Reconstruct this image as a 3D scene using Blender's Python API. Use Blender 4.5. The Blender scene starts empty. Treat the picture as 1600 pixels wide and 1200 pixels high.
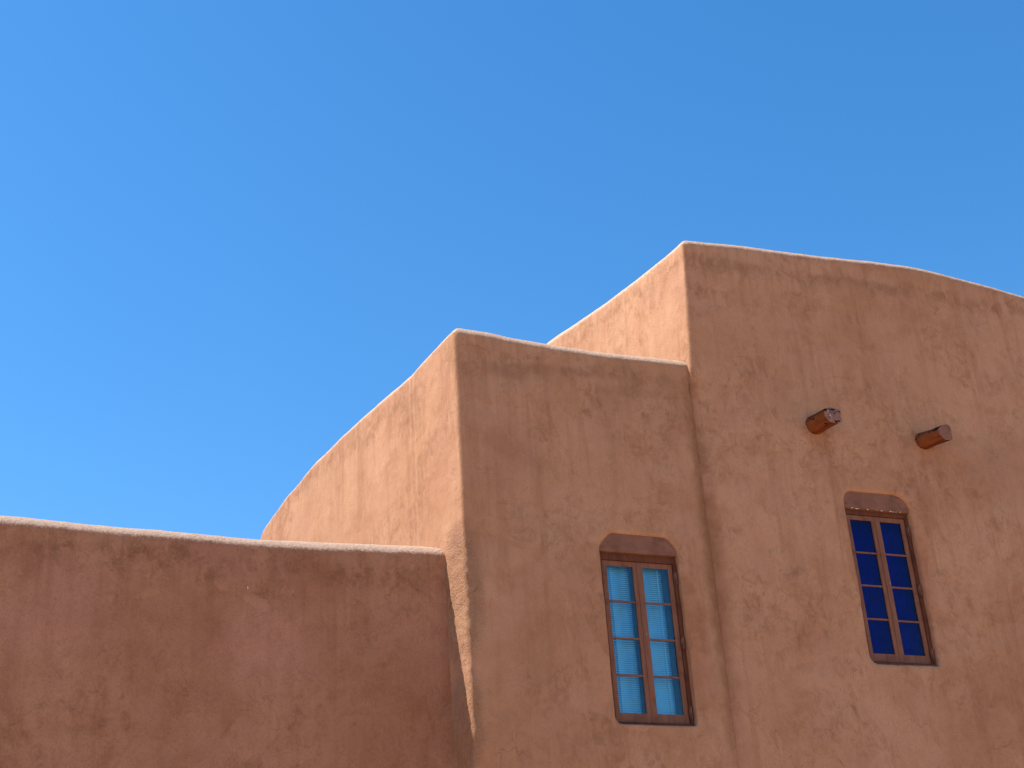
import bpy, bmesh, math, random
from mathutils import Vector, Matrix, noise
random.seed(7)
scene = bpy.context.scene
COL = scene.collection

# ------------------------------------------------------------ camera
PITCH, ROLL = math.radians(27.12), math.radians(3.814)
cam_data = bpy.data.cameras.new('camera')
cam_data.sensor_width = 36.0
cam_data.lens = 36.0 * 2310.0 / 1600.0
cam_data.clip_end = 3000
cam = bpy.data.objects.new('camera', cam_data)
COL.objects.link(cam)
cam.matrix_world = (Matrix.Translation((0, 0, 1.6)) @ Matrix.Rotation(math.radians(90) + PITCH, 4, 'X')
                    @ Matrix.Rotation(-ROLL, 4, 'Z'))
scene.camera = cam

# ------------------------------------------------------------ sky and sun
SUN = Vector((-0.569, -0.062, 0.82)).normalized()
world = bpy.data.worlds.new("World")
scene.world = world
world.use_nodes = True
wt = world.node_tree
bg = wt.nodes['Background']
sky = wt.nodes.new('ShaderNodeTexSky')
sky.sky_type = 'NISHITA'
sky.sun_disc = False
sky.sun_elevation = math.asin(SUN.z)
sky.sun_rotation = math.atan2(SUN.x, SUN.y)
sky.altitude = 300
sky.air_density = 1.0
sky.dust_density = 0.3
sky.ozone_density = 2.0
hs = wt.nodes.new('ShaderNodeHueSaturation')
hs.inputs['Hue'].default_value = 0.498
hs.inputs['Saturation'].default_value = 1.33
wt.links.new(sky.outputs[0], hs.inputs['Color'])
wt.links.new(hs.outputs[0], bg.inputs['Color'])
bg.inputs['Strength'].default_value = 0.130
sd = bpy.data.lights.new('sun', 'SUN')
sd.energy = 5.0
sd.angle = math.radians(0.5)
sd.color = (1.0, 0.955, 0.885)
sun = bpy.data.objects.new('sun', sd)
COL.objects.link(sun)
sun.rotation_euler = SUN.to_track_quat('Z', 'Y').to_euler()
sun.location = (-20, 0, 40)
vs = scene.view_settings
vs.view_transform = 'Standard'
vs.look = 'None'
vs.gamma = 1
vs.use_curve_mapping = False
vs.exposure = 0.89

# ------------------------------------------------------------ node helpers
class NT:
    def __init__(self, name):
        self.m = bpy.data.materials.new(name)
        self.m.use_nodes = True
        self.t = self.m.node_tree
        self.b = self.t.nodes['Principled BSDF']
        self.out = self.t.nodes['Material Output']
    def n(self, typ, **kw):
        o = self.t.nodes.new(typ)
        for k, v in kw.items():
            setattr(o, k, v)
        return o
    def put(self, sock, v):
        if hasattr(v, 'links') or isinstance(v, bpy.types.NodeSocket):
            self.t.links.new(v, sock)
        else:
            sock.default_value = v
    def math(self, op, a, b=0.0, clamp=False):
        o = self.n('ShaderNodeMath', operation=op, use_clamp=clamp)
        self.put(o.inputs[0], a); self.put(o.inputs[1], b)
        return o.outputs[0]
    def vmath(self, op, a, b):
        o = self.n('ShaderNodeVectorMath', operation=op)
        self.put(o.inputs[0], a); self.put(o.inputs[1], b)
        return o.outputs[1] if op == 'LENGTH' else o.outputs[0]
    def noise(self, vec, scale, detail=4, rough=0.55, dist=0.0):
        o = self.n('ShaderNodeTexNoise')
        self.put(o.inputs['Vector'], vec)
        o.inputs['Scale'].default_value = scale
        o.inputs['Detail'].default_value = detail
        o.inputs['Roughness'].default_value = rough
        o.inputs['Distortion'].default_value = dist
        return o.outputs[0]
    def ramp(self, v, lo, hi, a=0.0, b=1.0, smooth=True):
        o = self.n('ShaderNodeMapRange')
        o.interpolation_type = 'SMOOTHSTEP' if smooth else 'LINEAR'
        self.put(o.inputs[0], v)
        for i, q in enumerate((lo, hi, a, b)):
            o.inputs[i + 1].default_value = q
        return o.outputs[0]
    def mix(self, f, a, b, mode='MIX'):
        o = self.n('ShaderNodeMix', data_type='RGBA', blend_type=mode)
        self.put(o.inputs[0], f)
        self.put(o.inputs[6], a if not isinstance(a, tuple) else (*a, 1))
        self.put(o.inputs[7], b if not isinstance(b, tuple) else (*b, 1))
        return o.outputs[2]
    def obj(self):
        return self.n('ShaderNodeTexCoord').outputs['Object']
    def scl(self, v, s):
        return self.vmath('MULTIPLY', v, s)
    def bump(self, h, dist, strength=1.0, prev=None):
        o = self.n('ShaderNodeBump')
        o.inputs['Strength'].default_value = strength
        o.inputs['Distance'].default_value = dist
        self.put(o.inputs['Height'], h)
        if prev is not None:
            self.t.links.new(prev, o.inputs['Normal'])
        return o.outputs[0]

def stucco(name, light, dark, red, seed, grain=1.0, stain_shades=(), seam=None, patchy=0.25, streak=0.4, rough=(), lit_pale=(0.60, 0.43, 0.31), base_rough=0.0, dust_lit_z=9.0, top_h=10.32):
    N = NT(name)
    P = N.vmath('ADD', N.obj(), (seed * 7.3, seed * 3.1, seed * 1.7))
    P0 = N.obj()
    big = N.noise(P, 0.55, 5, 0.55, 0.6)
    mid = N.noise(N.scl(P, (1, 1, 0.8)), 1.9, 8, 0.68, 0.5)
    small = N.noise(N.scl(P, (1, 1, 0.75)), 7.0, 8, 0.72, 0.7)
    fine = N.noise(P, 55.0, 3, 0.7)
    grit = N.noise(P, 150.0, 2, 0.6)
    vert = N.noise(N.scl(P, (6.0, 6.0, 0.45)), 1.0, 4, 0.6, 0.3)
    fv = N.noise(N.scl(P, (22.0, 22.0, 1.6)), 1.0, 3, 0.6, 0.2)
    c = N.mix(N.ramp(big, 0.36, 0.66), light, dark)
    c = N.mix(N.math('MULTIPLY', N.ramp(mid, 0.48, 0.68), 0.60), c, red)
    c = N.mix(N.math('MULTIPLY', N.ramp(mid, 0.46, 0.30), 0.5), c, light)
    # cloudy trowelled smudges
    c = N.mix(N.math('MULTIPLY', N.math('MULTIPLY', N.ramp(small, 0.44, 0.66), N.ramp(N.noise(P, 0.9, 5, 0.6, 0.4), 0.42, 0.62, 0.15, 1.0)), 0.62), c, tuple(x * 0.70 for x in red))
    c = N.mix(N.math('MULTIPLY', N.ramp(small, 0.42, 0.25), 0.30), c, tuple(min(1, x * 1.18) for x in light))
    # re-plastered patches with a soft edge
    pat = N.noise(P, 0.8, 5, 0.6, 0.7)
    pm = N.math('MULTIPLY', N.ramp(pat, 0.555, 0.57), N.ramp(mid, 0.40, 0.52))
    c = N.mix(N.math('MULTIPLY', pm, patchy), c, tuple(min(1, x * 1.10) for x in light))
    edge = N.math('MULTIPLY', N.math('MULTIPLY', N.ramp(pat, 0.548, 0.557), N.ramp(pat, 0.572, 0.560)), N.ramp(small, 0.45, 0.6))
    c = N.mix(N.math('MULTIPLY', edge, 0.30), c, tuple(x * 0.6 for x in red))
    # thin curved trowel marks, dark and pale
    for (sc, off, am, colr) in ((1.5, (0, 0, 0), 0.26, tuple(x * 0.62 for x in red)), (2.3, (5, 9, 2), 0.22, tuple(x * 0.66 for x in red)), (1.9, (11, 3, 8), 0.24, tuple(min(1, x * 1.15) for x in light))):
        wn = N.noise(N.vmath('ADD', P, off), sc, 9, 0.62, 0.9)
        wm = N.ramp(N.noise(N.vmath('ADD', P, (off[1], off[0], 4.0)), 1.4, 5, 0.6), 0.47, 0.62)
        band = N.ramp(N.math('ABSOLUTE', N.math('SUBTRACT', wn, 0.5)), 0.022, 0.0)
        c = N.mix(N.math('MULTIPLY', N.math('MULTIPLY', band, wm), am), c, colr)
    # rain runs
    c = N.mix(N.math('MULTIPLY', N.ramp(vert, 0.50, 0.72), streak), c, tuple(x * 0.78 for x in red))
    c = N.mix(N.math('MULTIPLY', N.ramp(fv, 0.55, 0.75), streak * 0.6), c, tuple(min(1, x * 1.12) for x in light))
    # water history under the parapet: a wavering tide line and dark runs
    sz = N.n('ShaderNodeSeparateXYZ'); N.put(sz.inputs[0], P0)
    dep = N.math('SUBTRACT', top_h, sz.outputs[2])
    dep = N.math('ADD', dep, N.math('MULTIPLY', N.math('SUBTRACT', N.noise(P, 1.6, 6, 0.65), 0.5), 0.55))
    band = N.math('MULTIPLY', N.ramp(dep, 0.20, 0.34), N.ramp(dep, 0.62, 0.36))
    c = N.mix(N.math('MULTIPLY', N.math('MULTIPLY', band, N.ramp(small, 0.38, 0.60)), 0.40), c, tuple(x * 0.62 for x in red))
    runs = N.math('MULTIPLY', N.ramp(N.noise(N.scl(P, (9.0, 9.0, 0.35)), 1.0, 4, 0.6), 0.50, 0.66), N.ramp(dep, 1.9, 0.3))
    c = N.mix(N.math('MULTIPLY', runs, 0.26), c, tuple(x * 0.68 for x in red))
    # hair cracks
    vo = N.n('ShaderNodeTexVoronoi', feature='DISTANCE_TO_EDGE')
    wob = N.n('ShaderNodeTexNoise'); N.put(wob.inputs['Vector'], P); wob.inputs['Scale'].default_value = 3.5; wob.inputs['Detail'].default_value = 5
    N.put(vo.inputs['Vector'], N.vmath('ADD', P, N.scl(wob.outputs['Color'], (0.55, 0.55, 0.55))))
    vo.inputs['Scale'].default_value = 1.35
    crack = N.math('MULTIPLY', N.ramp(vo.outputs['Distance'], 0.010, 0.002), N.ramp(N.noise(P, 1.1, 3), 0.52, 0.64))
    c = N.mix(N.math('MULTIPLY', crack, 0.35), c, tuple(x * 0.4 for x in red))
    # stains and painted tones, each with its own place and shape: (x, y, z, rx, ry, rz, amount, colour)
    for (x, y, z, rx, ry, rz, am, col) in stain_shades:
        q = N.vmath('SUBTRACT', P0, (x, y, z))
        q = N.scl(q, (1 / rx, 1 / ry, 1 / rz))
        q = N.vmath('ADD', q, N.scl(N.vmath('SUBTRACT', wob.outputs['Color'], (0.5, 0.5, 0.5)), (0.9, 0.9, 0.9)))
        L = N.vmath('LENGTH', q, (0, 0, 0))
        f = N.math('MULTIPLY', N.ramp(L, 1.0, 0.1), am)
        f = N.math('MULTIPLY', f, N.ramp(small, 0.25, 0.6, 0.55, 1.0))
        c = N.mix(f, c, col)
    # pink and ochre drift of the lime wash
    hue = N.noise(P, 1.3, 6, 0.6, 0.3)
    c = N.mix(N.math('MULTIPLY', N.ramp(hue, 0.50, 0.68), 0.35), c, (light[0] * 0.95, light[1] * 0.89, light[2] * 1.0))
    c = N.mix(N.math('MULTIPLY', N.ramp(hue, 0.48, 0.32), 0.30), c, (light[0] * 0.94, light[1] * 0.93, light[2] * 0.82))
    # dusty pale coat that also paints in sunlit brightness on surfaces that face up (parapet tops)
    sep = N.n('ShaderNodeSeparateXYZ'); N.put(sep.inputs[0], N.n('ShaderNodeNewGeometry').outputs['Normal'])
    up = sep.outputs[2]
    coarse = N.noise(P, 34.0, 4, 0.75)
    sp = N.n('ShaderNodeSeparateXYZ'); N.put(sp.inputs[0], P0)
    top = N.ramp(sp.outputs[2], dust_lit_z, dust_lit_z + 0.1)
    dust_lit = N.math('MULTIPLY', N.ramp(N.math('ADD', up, N.math('MULTIPLY', N.math('SUBTRACT', coarse, 0.5), 0.8)), 0.12, 0.42), 0.68)
    dust_lit = N.math('MULTIPLY', dust_lit, N.math('MULTIPLY', top, N.ramp(up, 0.03, 0.15)))
    c = N.mix(dust_lit, c, lit_pale)
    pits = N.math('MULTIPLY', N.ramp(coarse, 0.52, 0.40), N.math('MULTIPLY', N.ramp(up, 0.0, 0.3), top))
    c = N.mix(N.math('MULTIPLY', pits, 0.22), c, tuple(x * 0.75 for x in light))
    # grain
    c = N.mix(N.math('MULTIPLY', N.ramp(fine, 0.45, 0.68), 0.20 * grain), c, tuple(x * 0.62 for x in red))
    c = N.mix(N.math('MULTIPLY', N.ramp(grit, 0.52, 0.72), 0.14 * grain), c, tuple(min(1, x * 1.3) for x in light))
    N.t.links.new(c, N.b.inputs['Base Color'])
    N.b.inputs['Roughness'].default_value = 0.93
    N.b.inputs['Specular IOR Level'].default_value = 0.15
    tro = N.noise(N.scl(P, (1.0, 1.0, 0.55)), 7.0, 6, 0.65, 0.8)
    b = N.bump(tro, 0.026, 0.42)
    rm = N.math('MULTIPLY', N.ramp(up, 0.0, 0.3), top)
    rk = 0.0
    for (x, y, z, rx, ry, rz) in rough:
        q = N.scl(N.vmath('SUBTRACT', P0, (x, y, z)), (1 / rx, 1 / ry, 1 / rz))
        rk = N.math('MAXIMUM', rk, N.ramp(N.vmath('LENGTH', q, (0, 0, 0)), 1.0, 0.5))
    if rough:
        b = N.bump(N.math('MULTIPLY', coarse, rk), 0.050, 0.9, b)
    rm = N.math('MAXIMUM', rm, base_rough)
    b = N.bump(N.math('MULTIPLY', coarse, rm), 0.022, 0.8, b)
    b = N.bump(fv, 0.006, 0.5, b)
    b = N.bump(fine, 0.005 * grain, 0.7, b)
    b = N.bump(grit, 0.002 * grain, 0.7, b)
    b = N.bump(crack, -0.004, 0.5, b)
    N.t.links.new(b, N.b.inputs['Normal'])
    return N.m

ORA = (0.26, 0.098, 0.040)
GRY = (0.22, 0.098, 0.055)
LIGHT = (0.415, 0.223, 0.127)
DARK = (0.348, 0.171, 0.091)
RED = (0.305, 0.138, 0.068)

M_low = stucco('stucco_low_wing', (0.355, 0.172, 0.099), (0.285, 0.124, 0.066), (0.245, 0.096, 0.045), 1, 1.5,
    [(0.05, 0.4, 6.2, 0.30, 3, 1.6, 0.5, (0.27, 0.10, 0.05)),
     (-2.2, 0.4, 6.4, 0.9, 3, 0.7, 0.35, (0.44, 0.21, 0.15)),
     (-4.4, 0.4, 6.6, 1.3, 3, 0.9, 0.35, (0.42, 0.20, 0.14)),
     (-0.5, 0.4, 6.0, 0.22, 3, 0.45, 0.40, (0.24, 0.09, 0.05))], patchy=0.45, streak=0.30, lit_pale=(0.62, 0.45, 0.33), base_rough=0.12, dust_lit_z=7.3, top_h=7.68)
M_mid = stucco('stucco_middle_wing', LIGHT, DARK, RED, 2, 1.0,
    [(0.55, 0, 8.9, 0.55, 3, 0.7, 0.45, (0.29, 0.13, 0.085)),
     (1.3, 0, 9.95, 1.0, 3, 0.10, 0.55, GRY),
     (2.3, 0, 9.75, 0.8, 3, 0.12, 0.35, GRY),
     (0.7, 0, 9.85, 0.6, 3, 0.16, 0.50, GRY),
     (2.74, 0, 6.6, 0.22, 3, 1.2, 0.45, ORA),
     (3.12, 0, 7.6, 0.20, 3, 3.8, 0.95, (0.22, 0.098, 0.045)),  # darker band down the groove beside the high wing
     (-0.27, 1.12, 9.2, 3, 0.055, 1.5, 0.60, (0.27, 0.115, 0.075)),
     (-0.02, 0.12, 7.75, 0.35, 0.22, 0.30, 0.55, (0.25, 0.11, 0.065)), (-0.02, 0.25, 5.2, 0.35, 0.45, 0.9, 0.6, (0.40, 0.165, 0.075))], streak=0.35,  # last tint painted warm against the blue sky light on the shaded side
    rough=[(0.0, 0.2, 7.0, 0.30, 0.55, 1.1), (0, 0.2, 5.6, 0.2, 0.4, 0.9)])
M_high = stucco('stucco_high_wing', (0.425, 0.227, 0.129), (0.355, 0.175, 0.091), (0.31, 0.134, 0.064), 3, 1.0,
    [(3.12, 0, 7.4, 0.20, 3, 3.6, 0.80, (0.21, 0.082, 0.042)),  # darker band down the groove beside the middle wing
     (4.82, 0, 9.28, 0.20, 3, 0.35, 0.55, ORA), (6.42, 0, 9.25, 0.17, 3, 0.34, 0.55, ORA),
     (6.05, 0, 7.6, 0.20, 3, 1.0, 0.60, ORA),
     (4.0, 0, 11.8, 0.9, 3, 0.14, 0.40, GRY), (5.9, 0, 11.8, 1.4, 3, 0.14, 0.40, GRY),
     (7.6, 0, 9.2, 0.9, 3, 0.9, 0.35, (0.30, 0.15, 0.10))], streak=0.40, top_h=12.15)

def wood(name, base, dark, scale=(3, 3, 40), bumpd=0.002, rough=0.6, chips=None, cracks=False):
    N = NT(name)
    P = N.obj()
    g = N.noise(N.scl(P, scale), 1.0, 5, 0.6, 0.4)
    w = N.noise(P, 6, 4, 0.6)
    c = N.mix(N.ramp(g, 0.35, 0.7), base, dark)
    c = N.mix(N.math('MULTIPLY', N.ramp(w, 0.5, 0.7), 0.5), c, tuple(x * 0.6 for x in dark))
    if cracks:
        k = N.noise(N.scl(P, (1, 0.35, 1)), 17, 4, 0.6, 0.5)
        c = N.mix(N.ramp(k, 0.565, 0.61), c, (0.012, 0.007, 0.006))
    if chips:
        ch = N.noise(P, 26, 3, 0.6)
        c = N.mix(N.ramp(ch, chips, chips + 0.02), c, (0.45, 0.33, 0.24))
    N.t.links.new(c, N.b.inputs['Base Color'])
    N.b.inputs['Roughness'].default_value = rough
    N.b.inputs['Specular IOR Level'].default_value = 0.1
    N.t.links.new(N.bump(g, bumpd, 0.8), N.b.inputs['Normal'])
    return N.m

M_frame = wood('painted_window_wood', (0.125, 0.044, 0.022), (0.08, 0.026, 0.014), (30, 30, 3), 0.002, 0.55)
M_sash = wood('painted_sash_wood', (0.205, 0.088, 0.052), (0.155, 0.064, 0.036), (30, 30, 3), 0.0015, 0.5, chips=0.74)
M_lintel = wood('painted_lintel_plaster', (0.205, 0.096, 0.064), (0.165, 0.074, 0.048), (5, 5, 8), 0.004, 0.8)
M_hinge = wood('painted_hinge_metal', (0.17, 0.07, 0.045), (0.10, 0.04, 0.03), (20, 20, 20), 0.001, 0.45)
M_beam = wood('weathered_beam_wood', (0.20, 0.056, 0.016), (0.085, 0.022, 0.008), (14, 2.2, 14), 0.012, 0.7, cracks=True)
M_beamtop = wood('weathered_beam_end_wood', (0.28, 0.14, 0.10), (0.17, 0.080, 0.055), (12, 12, 12), 0.010, 0.8, chips=0.64, cracks=True)
M_beamflat = wood('painted_beam_end_wood', (0.205, 0.098, 0.068), (0.17, 0.078, 0.052), (8, 8, 8), 0.003, 0.8)

def glass_mat(name, tint, ior=1.6):
    N = NT(name)
    tr = N.n('ShaderNodeBsdfTransparent'); tr.inputs[0].default_value = (*tint, 1)
    gl = N.n('ShaderNodeBsdfGlossy'); gl.inputs['Roughness'].default_value = 0.015
    gl.inputs[0].default_value = (1, 1, 1, 1)
    wav = N.noise(N.obj(), 3.5, 2, 0.5, 0.4)
    bp = N.bump(wav, 0.010, 0.6)
    N.t.links.new(bp, gl.inputs['Normal'])
    fr = N.n('ShaderNodeFresnel'); fr.inputs[0].default_value = ior
    mx = N.n('ShaderNodeMixShader')
    N.t.links.new(fr.outputs[0], mx.inputs[0])
    N.t.links.new(tr.outputs[0], mx.inputs[1])
    N.t.links.new(gl.outputs[0], mx.inputs[2])
    N.t.links.new(mx.outputs[0], N.out.inputs[0])
    return N.m
M_glass_a = glass_mat('blue_tinted_glass', (0.62, 0.88, 1.0), 1.45)
M_glass_b = glass_mat('dark_blue_glass', (0.08, 0.10, 0.80), 1.30)

def plain(name, col, rough=0.7, var=0.15, scale=8):
    N = NT(name)
    g = N.noise(N.obj(), scale, 4)
    N.t.links.new(N.mix(N.ramp(g, 0.3, 0.7), col, tuple(x * (1 - var) for x in col)), N.b.inputs['Base Color'])
    N.b.inputs['Roughness'].default_value = rough
    return N.m
M_blind = plain('white_blind', (0.88, 0.88, 0.88), 0.5, 0.06)
M_navy = plain('navy_reflection_sheet', (0.03, 0.05, 0.42), 0.8, 0.5)  # blue of the reflected sky, for the sheet added behind the panes
M_room = plain('dim_room_plaster', (0.10, 0.09, 0.09), 0.9)
M_roof = plain('tan_roof_membrane', (0.42, 0.30, 0.22), 0.95, 0.25, 2)
M_chip = plain('bare_white_plaster', (0.80, 0.74, 0.66), 0.8)

# ------------------------------------------------------------ ground
def ground():
    N = NT('sandy_ground')
    P = N.obj()
    c = N.mix(N.ramp(N.noise(P, 0.15, 6), 0.35, 0.65), (0.52, 0.31, 0.18), (0.45, 0.26, 0.15))
    c = N.mix(N.math('MULTIPLY', N.ramp(N.noise(P, 4.0, 6), 0.45, 0.7), 0.5), c, (0.34, 0.24, 0.17))
    N.t.links.new(c, N.b.inputs['Base Color'])
    N.b.inputs['Roughness'].default_value = 0.95
    N.t.links.new(N.bump(N.noise(P, 18, 5), 0.02, 0.6), N.b.inputs['Normal'])
    bm = bmesh.new()
    bmesh.ops.create_grid(bm, x_segments=60, y_segments=60, size=1200)
    me = bpy.data.meshes.new('ground'); bm.to_mesh(me); bm.free()
    me.materials.append(N.m)
    o = bpy.data.objects.new('ground', me); COL.objects.link(o)
    o['kind'] = 'structure'
    o['label'] = 'sandy ground in front of the adobe building'
ground()

# ------------------------------------------------------------ building frame of reference: x along the facade, y into the wall
U = Vector((0.9311, 0.3649, 0))
KX, KY = -0.653, 15.519
root = bpy.data.objects.new('adobe_building', None)
COL.objects.link(root)
root.location = (KX, KY, 0)
root.rotation_euler = (0, 0, math.atan2(U.y, U.x))
root['label'] = 'terracotta stucco adobe building stepping up in three flat-roofed wings under a blue sky'
root['category'] = 'building'
V = Vector((-0.2350, 0.9720))      # direction of the side walls, into the building
bpy.context.view_layer.update()

def link(name, me, mat, parent, label=None):
    if mat is not None and not me.materials:
        me.materials.append(mat)
    o = bpy.data.objects.new(name, me)
    COL.objects.link(o)
    o.parent = parent
    if label: o['label'] = label
    return o

def interp(tab, t):
    if t <= tab[0][0]: return tab[0][1]
    for (a, p), (b, q) in zip(tab, tab[1:]):
        if t <= b:
            k = (t - a) / (b - a)
            k = k * k * (3 - 2 * k) * 0.2 + k * 0.8
            return p + (q - p) * k
    return tab[-1][1]

def wing_mesh(poly, heights, r_plan, r_top, w=0.38, roof_drop=0.7, step=0.16):
    """closed solid with a rounded parapet; poly counter-clockwise; heights[i] = table (distance, height) along edge i"""
    n = len(poly)
    P = [Vector(p) for p in poly]
    def offset(i, inset):
        a, b, c = P[i - 1], P[i], P[(i + 1) % n]
        d1, d2 = (b - a).normalized(), (c - b).normalized()
        n1, n2 = Vector((-d1.y, d1.x)), Vector((-d2.y, d2.x))
        m = (n1 + n2); m = m / m.dot(n1)
        return b + m * inset, n1, n2
    counts = [max(4, int((P[(i + 1) % n] - P[i]).length / step)) for i in range(n)]
    def ring(inset):
        pts = []
        for i in range(n):
            e0, e1 = offset(i, inset), offset((i + 1) % n, inset)
            L = (e1[0] - e0[0]).length
            L0 = (P[(i + 1) % n] - P[i]).length
            r = max(r_plan - inset, 0.0)
            # corner arc at start of the edge i
            c, n1, n2 = offset(i, inset + r)
            K = 5
            a1 = math.atan2(-n1.y, -n1.x); a2 = math.atan2(-n2.y, -n2.x)
            da = (a2 - a1 + math.pi) % (2 * math.pi) - math.pi
            h0 = heights[i][0][1] if True else 0
            for k in range(K):
                a = a1 + da * k / (K - 1)
                pts.append((c + Vector((math.cos(a), math.sin(a))) * r, interp(heights[i], 0.0)))
            d = (e1[0] - e0[0]).normalized()
            s0 = (c - e0[0]).dot(d)
            c1, _, _ = offset((i + 1) % n, inset + r)
            s1 = (c1 - e0[0]).dot(d)
            for k in range(1, counts[i]):
                s = s0 + (s1 - s0) * k / counts[i]
                pts.append((e0[0] + d * s, interp(heights[i], L0 * k / counts[i])))
        return pts
    prof = [(0.0, None)]
    z_lines = [-0.3, 2.0, 4.0, 5.5, 6.5]
    rows = []
    base = ring(0.0)
    rows.append([(p.x, p.y, -0.3) for p, h in base])
    for z in (3.0, 5.0, 6.5):
        rows.append([(p.x, p.y, z) for p, h in base])
    E0 = math.radians(24)
    for k in range(8):
        a = E0 + k / 7 * (math.pi / 2 - E0)
        rr = ring(0.004 + r_top * (math.cos(E0) - math.cos(a)))
        rows.append([(p.x, p.y, h - r_top + r_top * math.sin(a)) for p, h in rr])
    for k in range(5):
        a = k / 4 * math.pi / 2
        rr = ring(w - 0.1 + 0.1 * math.sin(a))
        rows.append([(p.x, p.y, h - 0.1 + 0.1 * math.cos(a)) for p, h in rr])
    rr = ring(w)
    rows.append([(p.x, p.y, h - roof_drop) for p, h in rr])
    bm = bmesh.new()
    R = [[bm.verts.new(q) for q in row] for row in rows]
    m = len(R[0])
    for a, b in zip(R, R[1:]):
        for i in range(m):
            j = (i + 1) % m
            bm.faces.new((a[i], a[j], b[j], b[i]))
    bm.faces.new(list(reversed(R[0])))
    bm.faces.new(R[-1])
    bmesh.ops.remove_doubles(bm, verts=bm.verts, dist=0.0008)
    bmesh.ops.recalc_face_normals(bm, faces=bm.faces)
    return bm

def opening_outline(w, h, hs, rl, rr, rb=0.09, pw=0.8):
    """outline (x, z) of the opening: straight jambs to hs, rounded shoulders to h; rl / rr = (rx) of left and right shoulder"""
    pts = []
    for k in range(5):
        a = math.pi + k / 4 * math.pi / 2
        pts.append((rb + rb * math.cos(a), rb + rb * math.sin(a)))
    pts.append((w, 0))
    rz = h - hs
    for k in range(8):
        a = k / 7 * math.pi / 2
        pts.append((w - rr + rr * math.cos(a) ** pw, hs + rz * math.sin(a) ** pw))
    for k in range(8):
        a = math.pi / 2 - k / 7 * math.pi / 2
        pts.append((rl - rl * math.cos(a) ** pw, hs + rz * math.sin(a) ** pw))
    return pts

def prism(pts, y0, y1):
    bm = bmesh.new()
    A = [bm.verts.new((x, y0, z)) for x, z in pts]
    B = [bm.verts.new((x, y1, z)) for x, z in pts]
    n = len(pts)
    bm.faces.new(A); bm.faces.new(list(reversed(B)))
    for i in range(n):
        j = (i + 1) % n
        bm.faces.new((A[j], A[i], B[i], B[j]))
    bmesh.ops.recalc_face_normals(bm, faces=bm.faces)
    return bm

def bake_wing(name, bm, cutters, mat, voxel, amp, tex_seed, label, warp=None):
    me = bpy.data.meshes.new(name); bm.to_mesh(me); bm.free()
    tmp = bpy.data.objects.new('tmp', me); COL.objects.link(tmp)
    cuts = []
    for cb in cutters:
        cm = bpy.data.meshes.new('cut'); cb.to_mesh(cm); cb.free()
        co = bpy.data.objects.new('cut', cm); COL.objects.link(co); cuts.append(co)
        md = tmp.modifiers.new('b', 'BOOLEAN'); md.object = co; md.operation = 'DIFFERENCE'; md.solver = 'EXACT'
    md = tmp.modifiers.new('r', 'REMESH'); md.mode = 'VOXEL'; md.voxel_size = voxel; md.use_smooth_shade = True
    md = tmp.modifiers.new('s', 'SMOOTH'); md.factor = 0.5; md.iterations = 2
    for i, (size, st) in enumerate(amp):
        tx = bpy.data.textures.new('relief', 'CLOUDS'); tx.noise_scale = size; tx.noise_depth = 2
        md = tmp.modifiers.new('d', 'DISPLACE'); md.texture = tx; md.strength = st; md.mid_level = 0.5
        md.texture_coords = 'LOCAL'
    dg = bpy.context.evaluated_depsgraph_get()
    ev = tmp.evaluated_get(dg)
    out = bpy.data.meshes.new_from_object(ev)
    out.name = name
    bpy.data.objects.remove(tmp)
    for c in cuts: bpy.data.objects.remove(c)
    if warp:
        import numpy as np
        co = np.empty(len(out.vertices) * 3, dtype=np.float32)
        out.vertices.foreach_get('co', co); co = co.reshape(-1, 3)
        warp(co)
        out.vertices.foreach_set('co', co.ravel())
    out.materials.clear(); out.materials.append(mat)
    out.polygons.foreach_set('use_smooth', [True] * len(out.polygons))
    out.update()
    o = link(name, out, mat, root, label)
    return o

def para(x0, x1, y, depth):
    a = Vector((x0, y)); b = Vector((x1, y)); d = V * (depth / 1.0)
    return [a, b, b + d, a + d]

AMP = [(1.4, 0.024), (0.45, 0.016), (0.12, 0.006)]

# windows: opening origin x, z, width, height, jamb height, shoulder radii
WIN = [dict(x=1.66, z=5.61, w=1.00, h=2.24, hs=2.04, zt=1.98, rl=0.17, rr=0.15, pw=1.45, y=0.0, kind='a'),
       dict(x=5.05, z=6.43, w=0.96, h=2.23, hs=2.02, zt=1.985, rl=0.13, rr=0.22, pw=0.9, y=-0.05, kind='b')]
ZU = 0.05
def cutter(wd):
    pts = [(x + wd['x'], z + wd['z']) for x, z in opening_outline(wd['w'], wd['h'], wd['hs'], wd['rl'], wd['rr'], pw=wd['pw'])]
    return prism(pts, wd['y'] - 0.5, wd['y'] + 0.62)

# low wing on the left, set back
y_low = 0.41 * V.y
low = para(-9.0, 0.25, y_low, 9.0)
hl = [[(0, 7.80), (4.4, 7.76), (5.3, 7.73), (6.1, 7.72), (6.9, 7.70), (7.7, 7.715), (9.1, 7.75), (9.3, 7.75)], [(0, 7.73), (9, 7.7)], [(0, 7.7), (9, 7.7)], [(0, 7.7), (9, 7.7)]]
low = [(p.x - 0.10, p.y) for p in low]
bake_wing('low_wing', wing_mesh(low, hl, 0.06, 0.25, w=0.58), [], M_low, 0.035, [(1.4, 0.018), (0.45, 0.014), (0.12, 0.008)], 1, 'darkest and lowest stucco wing, set back on the left with a level parapet')

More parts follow.
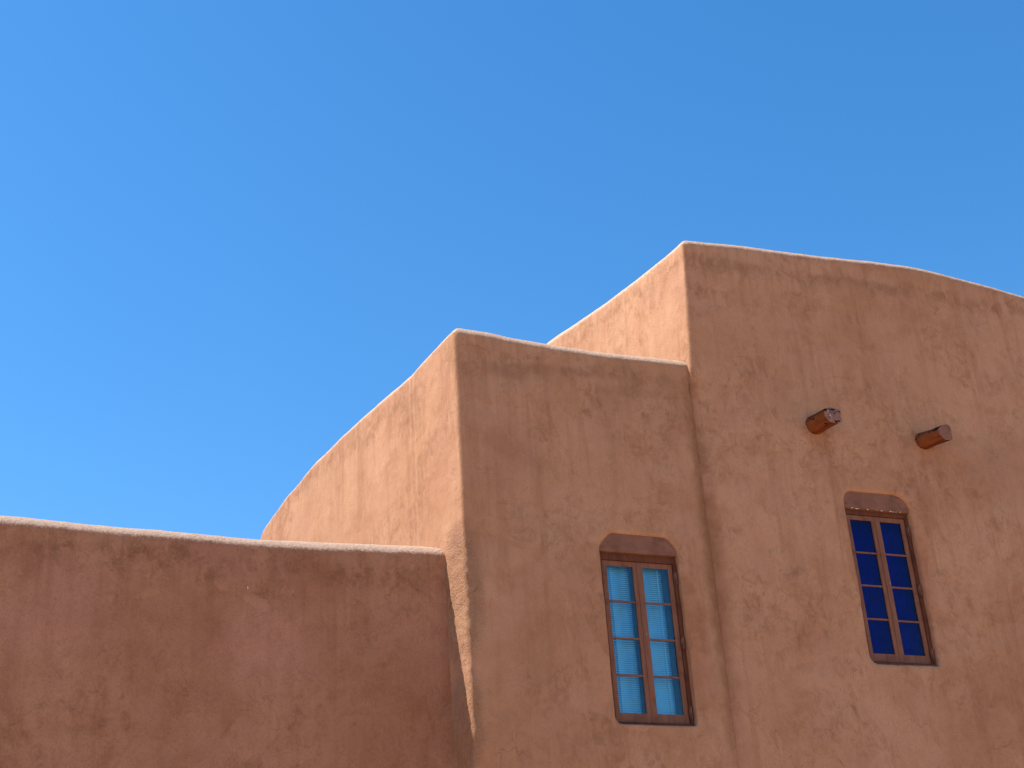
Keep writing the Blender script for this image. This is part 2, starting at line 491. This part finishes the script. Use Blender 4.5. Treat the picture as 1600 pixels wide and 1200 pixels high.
def warp_mid(co):
    import numpy as np
    x, y, z = co[:, 0], co[:, 1], co[:, 2]
    # seam on the side wall, 1.15 m behind the corner
    d = y / V.y
    side = (np.abs(x - V.x * d) < 0.12) & (z > 5)
    g = np.exp(-((d - 1.16 - 0.02 * np.sin(z * 2.3)) / 0.035) ** 2) + 0.8 * np.exp(-((d - 1.04) / 0.03) ** 2)
    co[:, 0] += np.where(side, 0.014 * g, 0)
    # ragged, thickly daubed corner beside the low parapet
    idx = np.nonzero((np.abs(x) < 0.16) & (y < 0.42) & (z > 5.0) & (z < 8.1))[0]
    for i in idx:
        q = Vector((float(x[i]), float(y[i]), float(z[i])))
        k = min(1.0, (8.1 - q.z) * 3)
        co[i, 0] += 0.010 * k * noise.noise(q * 9) + 0.008 * k * noise.noise(q * 24)
        co[i, 1] += 0.010 * k * noise.noise(q * 11 + Vector((5, 5, 5)))
    front = (y < 0.2) & (z < 10.5)
    co[:, 1] += np.where(front, 0.055 * np.exp(-((x - 3.17) / 0.13) ** 2) * np.clip((10.25 - z) * 3, 0, 1), 0)
mid = para(0.0, 3.6, 0.0, 5.55)
hm = [[(0, 10.46), (0.4, 10.45), (0.74, 10.42), (1.33, 10.38), (2.0, 10.36), (3.0, 10.37), (3.6, 10.37)],
      [(0, 10.33), (6, 10.2)], [(0, 10.2), (3.4, 9.72), (3.6, 9.70)],
      [(0, 9.74), (0.18, 9.86), (0.9, 10.06), (1.75, 10.21), (2.75, 10.29), (3.9, 10.32), (4.4, 10.325), (5.0, 10.41), (5.55, 10.47)]]
bake_wing('middle_wing', wing_mesh([tuple(p) for p in mid], hm, 0.02, 0.25, w=0.5), [cutter(WIN[0])], M_mid, 0.028, AMP, 2,
          'middle stucco wing with the blue-lit window and a sunlit side wall', warp_mid)

def warp_high(co):
    import numpy as np
    x, y, z = co[:, 0], co[:, 1], co[:, 2]
    side = np.clip(1 - (x - (3.12 + V.x * np.maximum(y, 0) / V.y)) / 0.9, 0, 1)
    co[:, 0] += side * np.clip(z - 10.2, 0, 3) * 0.065
    front = (y < 0.2)
    co[:, 1] += np.where(front, 0.075 * np.exp(-((x - 3.10) / 0.16) ** 2) * np.clip((10.15 - z) * 2.5, 0, 1), 0)
high = para(3.12, 11.5, -0.05, 8.0)
hh = [[(0, 12.19), (0.95, 12.25), (2.1, 12.265), (3.2, 12.32), (3.8, 12.32), (4.5, 12.26), (5.6, 12.11), (8.4, 11.7)],
      [(0, 11.7), (8, 11.7)], [(0, 11.7), (8.4, 12.3)],
      [(0, 12.3), (4.8, 12.21), (6.4, 12.13), (7.7, 12.16), (8.0, 12.18)]]
bake_wing('high_wing', wing_mesh([tuple(p) for p in high], hh, 0.03, 0.22, w=0.48), [cutter(WIN[1])], M_high, 0.030, AMP, 3,
          'tallest stucco wing on the right with the dark window and two wooden beam ends', warp_high)

# ------------------------------------------------------------ small mesh helpers
def add_box(bm, x0, x1, y0, y1, z0, z1, bevel=0.0):
    b2 = bmesh.new()
    vs_ = [b2.verts.new((x, y, z)) for x in (x0, x1) for y in (y0, y1) for z in (z0, z1)]
    for f in ((0, 1, 3, 2), (4, 6, 7, 5), (0, 4, 5, 1), (2, 3, 7, 6), (0, 2, 6, 4), (1, 5, 7, 3)):
        b2.faces.new([vs_[i] for i in f])
    bmesh.ops.recalc_face_normals(b2, faces=b2.faces)
    if bevel:
        bmesh.ops.bevel(b2, geom=b2.edges, offset=bevel, segments=2, affect='EDGES', profile=0.5)
    t = bpy.data.meshes.new('t'); b2.to_mesh(t); b2.free()
    bm.from_mesh(t); bpy.data.meshes.remove(t)

def mesh_of(name, bm, smooth=False):
    me = bpy.data.meshes.new(name); bm.to_mesh(me); bm.free()
    if smooth: me.polygons.foreach_set('use_smooth', [True] * len(me.polygons))
    return me

# ------------------------------------------------------------ windows
def build_window(wd):
    X, Z, W, H, HS = wd['x'], wd['z'], wd['w'], wd['h'], wd['hs']
    y0 = wd['y']
    FY = y0 + 0.085                     # front of the frame
    fw, fd = 0.045, 0.10
    zt = wd['zt']
    # the frame is the window part itself
    bm = bmesh.new()
    add_box(bm, -0.03, fw, 0, fd, -0.03, HS + 0.04, 0.004)
    add_box(bm, W - fw, W + 0.03, 0, fd, -0.03, HS + 0.04, 0.004)
    add_box(bm, fw - 0.002, W - fw + 0.002, 0.002, fd, zt - 0.035, HS + 0.04, 0.004)
    add_box(bm, fw - 0.002, W - fw + 0.002, 0.002, fd, -0.03, 0.045, 0.004)
    # inner stop bead
    add_box(bm, fw - 0.003, fw + 0.012, 0.075, fd - 0.003, 0.043, zt - 0.033, 0.002)
    add_box(bm, W - fw - 0.012, W - fw + 0.003, 0.075, fd - 0.003, 0.043, zt - 0.033, 0.002)
    lab = ('window with pale blue glass and a white blind behind it, in the middle wing' if wd['kind'] == 'a'
           else 'window with dark navy panes in the tallest wing')
    win = link('window', mesh_of('window_frame', bm), M_frame, root, lab)
    win.location = (X, FY, Z)
    # sill: thin uneven plaster-covered ledge
    bm = bmesh.new()
    add_box(bm, 0.05, W + 0.010, -0.070, 0.03, -0.030, 0.014, 0.010)
    for v in bm.verts:
        v.co.z += 0.008 * noise.noise(v.co * 7 + Vector((X, 0, 0))); v.co.y += 0.01 * noise.noise(v.co * 5)
    s = link('sill', mesh_of('sill', bm, True), M_frame, win)
    # lintel panel filling the rounded head
    bm = bmesh.new()
    ol = opening_outline(W, H, HS, wd['rl'], wd['rr'], pw=wd['pw'])[6:]
    NX, NZ = 28, 6
    def zmax(x):
        x = min(max(x, 0.001), W - 0.001)
        best = HS
        for (a, b), (c, d) in zip(ol, ol[1:]):
            if (a - x) * (c - x) <= 0 and a != c:
                best = max(best, b + (d - b) * (x - a) / (c - a))
        return best
    rows = {}
    for face in (0, 1):
        for i in range(NX + 1):
            for j in range(NZ + 1):
                x = -0.012 + (W + 0.024) * i / NX
                zb = HS - 0.012 + 0.007 * noise.noise(Vector((x * 9, X, 0)))
                z = zb + (zmax(x) + 0.03 - zb) * j / NZ
                y = -0.050 - 0.008 * (j / NZ) + 0.005 * noise.noise(Vector((x * 4, z * 4, X)))
                if j == 0: y += 0.006
                if face: y = 0.09
                rows[face, i, j] = bm.verts.new((x, y, z))
    for i in range(NX):
        for j in range(NZ):
            bm.faces.new([rows[0, i, j], rows[0, i + 1, j], rows[0, i + 1, j + 1], rows[0, i, j + 1]])
            bm.faces.new([rows[1, i, j], rows[1, i, j + 1], rows[1, i + 1, j + 1], rows[1, i + 1, j]])
        bm.faces.new([rows[0, i, 0], rows[1, i, 0], rows[1, i + 1, 0], rows[0, i + 1, 0]])
        bm.faces.new([rows[0, i, NZ], rows[0, i + 1, NZ], rows[1, i + 1, NZ], rows[1, i, NZ]])
    for i in (0, NX):
        for j in range(NZ):
            bm.faces.new([rows[0, i, j], rows[0, i, j + 1], rows[1, i, j + 1], rows[1, i, j]])
    bmesh.ops.recalc_face_normals(bm, faces=bm.faces)
    li = link('lintel', mesh_of('lintel', bm, False), M_lintel, win)
    # broken white edge flakes along the right window's lintel
    if wd['kind'] == 'b':
        bm = bmesh.new()
        rnd = random.Random(4)
        x = 0.10
        while x < 0.86:
            fl = rnd.uniform(0.006, 0.035)
            if rnd.random() < 0.55:
                hh_ = rnd.uniform(0.002, 0.006)
                add_box(bm, x, x + fl, -0.062, -0.046, HS - 0.017, HS - 0.017 + hh_, 0.001)
            x += fl + rnd.uniform(0.0, 0.05)
        for v in bm.verts: v.co.z += 0.010 * noise.noise(v.co * 30); v.co.x += 0.006 * noise.noise(v.co * 50)
        fe = link('flaking_edge', mesh_of('flaking_edge', bm), M_chip, win)
        fe['kind'] = 'stuff'
    # two sashes
    half = (W - 2 * fw) / 2
    st, top, bot, mu = 0.060, 0.062, 0.105, 0.022
    SY0, SY1 = 0.022, 0.065
    gz0, gz1 = 0.045 + bot, zt - 0.035 - top
    pane_me = None
    for k in (0, 1):
        xa = fw + k * half + (0.003 if k else 0.002); xb = fw + (k + 1) * half - (0.002 if k else 0.003)
        bm = bmesh.new()
        add_box(bm, xa, xa + st, SY0, SY1, 0.047, zt - 0.037, 0.005)
        add_box(bm, xb - st, xb, SY0, SY1, 0.047, zt - 0.037, 0.005)
        add_box(bm, xa + st - .004, xb - st + .004, SY0 + .002, SY1 - .002, gz1, zt - 0.037, 0.004)
        add_box(bm, xa + st - .004, xb - st + .004, SY0 + .002, SY1 - .002, 0.047, gz0, 0.004)
        sash = link('sash', mesh_of('sash', bm), M_sash, win)
        gh = (gz1 - gz0) / 4
        for j in range(1, 4):
            bm = bmesh.new()
            z = gz0 + gh * j + random.uniform(-.004, .004)
            add_box(bm, xa + st - .003, xb - st + .003, SY0 + .006, SY1 - .006, z - mu / 2, z + mu / 2, 0.005)
            link('glazing_bar', mesh_of('glazing_bar', bm), M_sash, win)
        for j in range(4):
            bm = bmesh.new()
            add_box(bm, xa + st - 0.006, xb - st + 0.006, -0.0015, 0.0015, -gh / 2 + 0.002, gh / 2 - 0.002)
            # single pane faces keep the reflection clean
            p = link('pane', mesh_of('pane', bm), M_glass_a if wd['kind'] == 'a' else M_glass_b, win)
            p.location = (0, 0.043, gz0 + gh * (j + 0.5))
            p.rotation_euler = (random.uniform(-.012, .012), 0, random.uniform(-.008, .008))
    # meeting bead over the joint of the two sashes
    bm = bmesh.new()
    cx = fw + half
    add_box(bm, cx - 0.012, cx + 0.010, 0.012, 0.024, 0.050, zt - 0.040, 0.004)
    link('meeting_bead', mesh_of('meeting_bead', bm), M_sash, win)
    # hinges on the right jamb
    for hz in (0.16, 0.98, 1.76):
        bm = bmesh.new()
        bmesh.ops.create_cone(bm, cap_ends=True, segments=10, radius1=0.014, radius2=0.014, depth=0.125)
        bmesh.ops.create_uvsphere(bm, u_segments=8, v_segments=5, radius=0.012, matrix=Matrix.Translation((0, 0, 0.068)))
        bmesh.ops.create_uvsphere(bm, u_segments=8, v_segments=5, radius=0.012, matrix=Matrix.Translation((0, 0, -0.068)))
        add_box(bm, -0.026, 0.026, 0.004, 0.010, -0.055, 0.055, 0.001)
        h = link('hinge', mesh_of('hinge', bm), M_hinge, win)
        h.location = (W - fw + 0.016, -0.012, hz)
    # dark room pocket lining
    bm = bmesh.new()
    x0, x1, ya, yb, z0, z1 = 0.02, W - 0.02, 0.12, 0.52, 0.0, HS + 0.03
    a = [(x0, z0), (x1, z0), (x1, z1), (x0, z1)]
    F = [bm.verts.new((x, ya, z)) for x, z in a]; B = [bm.verts.new((x, yb, z)) for x, z in a]
    bm.faces.new(B)
    for i in range(4):
        bm.faces.new((F[i], F[(i + 1) % 4], B[(i + 1) % 4], B[i]))
    link('room_lining', mesh_of('room_lining', bm), M_room, win)
    # blind of many thin slats / added navy sheet for the sky's reflection
    if wd['kind'] == 'a':
        bm = bmesh.new()
        z = 0.07
        while z < zt - 0.04:
            NS = 26
            for a_ in range(NS + 1):
                x = 0.06 + (W - 0.12) * a_ / NS
                # slats hang unevenly: their tilt drifts along the width
                tl = math.radians(66 + 14 * noise.noise(Vector((x * 9.0, 0.3, z * 0.25))) + 6 * noise.noise(Vector((x * 30.0, 1.3, z * 2))))
                sag = 0.003 * noise.noise(Vector((x * 5, z * 3, 2)))
                dy, dz = 0.0135 * math.cos(tl), 0.0135 * math.sin(tl)
                cur = [bm.verts.new((x, 0.150 - dy, z - dz + sag)), bm.verts.new((x, 0.150 + dy, z + dz + sag)),
                       bm.verts.new((x, 0.152 + dy, z + dz + sag)), bm.verts.new((x, 0.152 - dy, z - dz + sag))]
                if a_:
                    for q in range(4):
                        bm.faces.new((prv[q], cur[q], cur[(q + 1) % 4], prv[(q + 1) % 4]))
                prv = cur
            z += 0.025
        for cxp in (0.20, W - 0.20):
            add_box(bm, cxp - .006, cxp + .006, 0.134, 0.136, 0.06, zt - 0.04)
        for xs in (W / 2 - 0.075, W - 0.150):
            t = bmesh.new()
            add_box(t, xs, xs + 0.125, 0.100, 0.125, 0.04, zt - 0.03, 0.003)
            link('inner_stile', mesh_of('inner_stile', t), M_room, win)
        b = link('blind', mesh_of('blind', bm), M_blind, win)
        b['kind'] = 'stuff'
    else:
        bm = bmesh.new()
        n = 60
        L = [[bm.verts.new((0.03 + (W - 0.06) * i / n, 0.24 + 0.03 * math.sin(i * 0.9), z)) for i in range(n + 1)] for z in (0.02, zt)]
        for i in range(n): bm.faces.new((L[0][i], L[0][i + 1], L[1][i + 1], L[1][i]))
        link('reflection_sheet', mesh_of('reflection_sheet', bm, True), M_navy, win)
    return win
for wd in WIN: build_window(wd)

# ------------------------------------------------------------ roof beam ends
def beam(x, z, y, L, r, d, label, flat, seed, mat_end):
    """log sticking out of the wall along d (local), one side sawn flat"""
    rnd = random.Random(seed)
    o_loc = Vector((x, y, z))
    bm = bmesh.new()
    NA, NR = 36, 14
    rings = []
    for i in range(NR + 1):
        t = -0.35 + (L + 0.35) * i / NR
        row = []
        for k in range(NA):
            a = 2 * math.pi * k / NA
            q = Vector((math.cos(a) * 2.1, math.sin(a) * 2.1, t * 3 + seed))
            rr = r * (1 + 0.07 * noise.noise(q) + 0.035 * noise.noise(q * 3.1))
            if t < 0.12: rr *= 1 + 0.06 * (1 - max(t, 0) / 0.12)
            px, pz = rr * math.cos(a), rr * math.sin(a)
            px = min(px, r * flat + 0.002 * rnd.random())
            tt = t
            if i == NR: tt += 0.012 * noise.noise(Vector((px * 22, pz * 22, seed)))
            if mat_end is M_beamtop and pz > r * 0.45:
                tt -= (pz - r * 0.45) * 0.9 * max(0.0, (t - L + 0.10) / 0.10) * (1 + 0.8 * noise.noise(Vector((px * 30, 3, seed))))
            tt += 0.45 * px * max(0.0, min(1.0, (t - L + 0.12) / 0.12))
            row.append(bm.verts.new((px, -tt, pz)))
        rings.append(row)
    for a_, b_ in zip(rings, rings[1:]):
        for k in range(NA):
            j = (k + 1) % NA
            bm.faces.new((a_[k], b_[k], b_[j], a_[j]))
    bm.faces.new(rings[0])
    edge = [v.co.copy() for v in rings[-1]]
    me = mesh_of('roof_beam', bm, True)
    o = link('roof_beam', me, M_beam, root, label)
    o.location = o_loc
    ang = math.atan2(d[0], -d[1])
    o.rotation_euler = (d[2], 0, ang)
    # sawn end face, slightly rough, in concentric rings
    bm = bmesh.new()
    prev = [bm.verts.new(c) for c in edge]
    cen = sum(edge, Vector()) / NA
    for f in (0.96, 0.75, 0.5, 0.25):
        cur = []
        for c in edge:
            p = cen + (c - cen) * f
            p.y = p.y - 0.004 - 0.016 * noise.noise(Vector((p.x * 28, p.z * 28, seed + 3))) * (1.5 if mat_end is M_beamtop else 0.3)
            cur.append(bm.verts.new(p))
        for k in range(NA):
            j = (k + 1) % NA
            bm.faces.new((prev[k], cur[k], cur[j], prev[j]))
        prev = cur
    bm.faces.new(prev)
    bmesh.ops.recalc_face_normals(bm, faces=bm.faces)
    link('beam_end', mesh_of('beam_end', bm, True), mat_end, o)
    # crusty plaster collar remains at the root of the log
    bm = bmesh.new()
    NA2 = 40
    R1, R2 = [], []
    for k in range(NA2):
        a = 2 * math.pi * k / NA2
        nn = noise.noise(Vector((math.cos(a) * 3, math.sin(a) * 3, seed)))
        n2 = noise.noise(Vector((math.cos(a) * 7, math.sin(a) * 7, seed + 5)))
        for R_, rr, yy in ((R1, r * 1.02 + 0.004, -0.035 - 0.025 * nn - 0.012 * n2), (R2, r * 1.16 + 0.012 * nn, 0.05)):
            R_.append(bm.verts.new((min(rr * math.cos(a), r * (flat + 0.1)), yy, rr * math.sin(a))))
    for k in range(NA2):
        j = (k + 1) % NA2
        bm.faces.new((R1[k], R1[j], R2[j], R2[k]))
    bmesh.ops.recalc_face_normals(bm, faces=bm.faces)
    return o
beam(4.80, 9.535, -0.05, 0.36, 0.122, (0.235, -0.972, 0.0), 'splintered log end with a broken top, left of the two', 0.62, 1, M_beamtop)
beam(6.43, 9.475, -0.05, 0.36, 0.112, (0.36, -0.93, 0.03), 'cleanly sawn log end, right of the two', 0.55, 5, M_beamflat)

# tiny bare spot on the low wing
bm = bmesh.new()
bmesh.ops.create_icosphere(bm, subdivisions=1, radius=0.008)
for v in bm.verts: v.co.x *= 0.7; v.co.z *= 1.9; v.co += Vector((random.uniform(-.003, .003),) * 3)
pc = link('plaster_chip', mesh_of('plaster_chip', bm), M_chip, root, 'tiny white fleck on the darkest wing')
pc.location = (-2.34, y_low - 0.006, 7.06)

scene.render.engine = 'CYCLES'
print('verts', sum(len(o.data.vertices) for o in bpy.data.objects if o.type == 'MESH'))
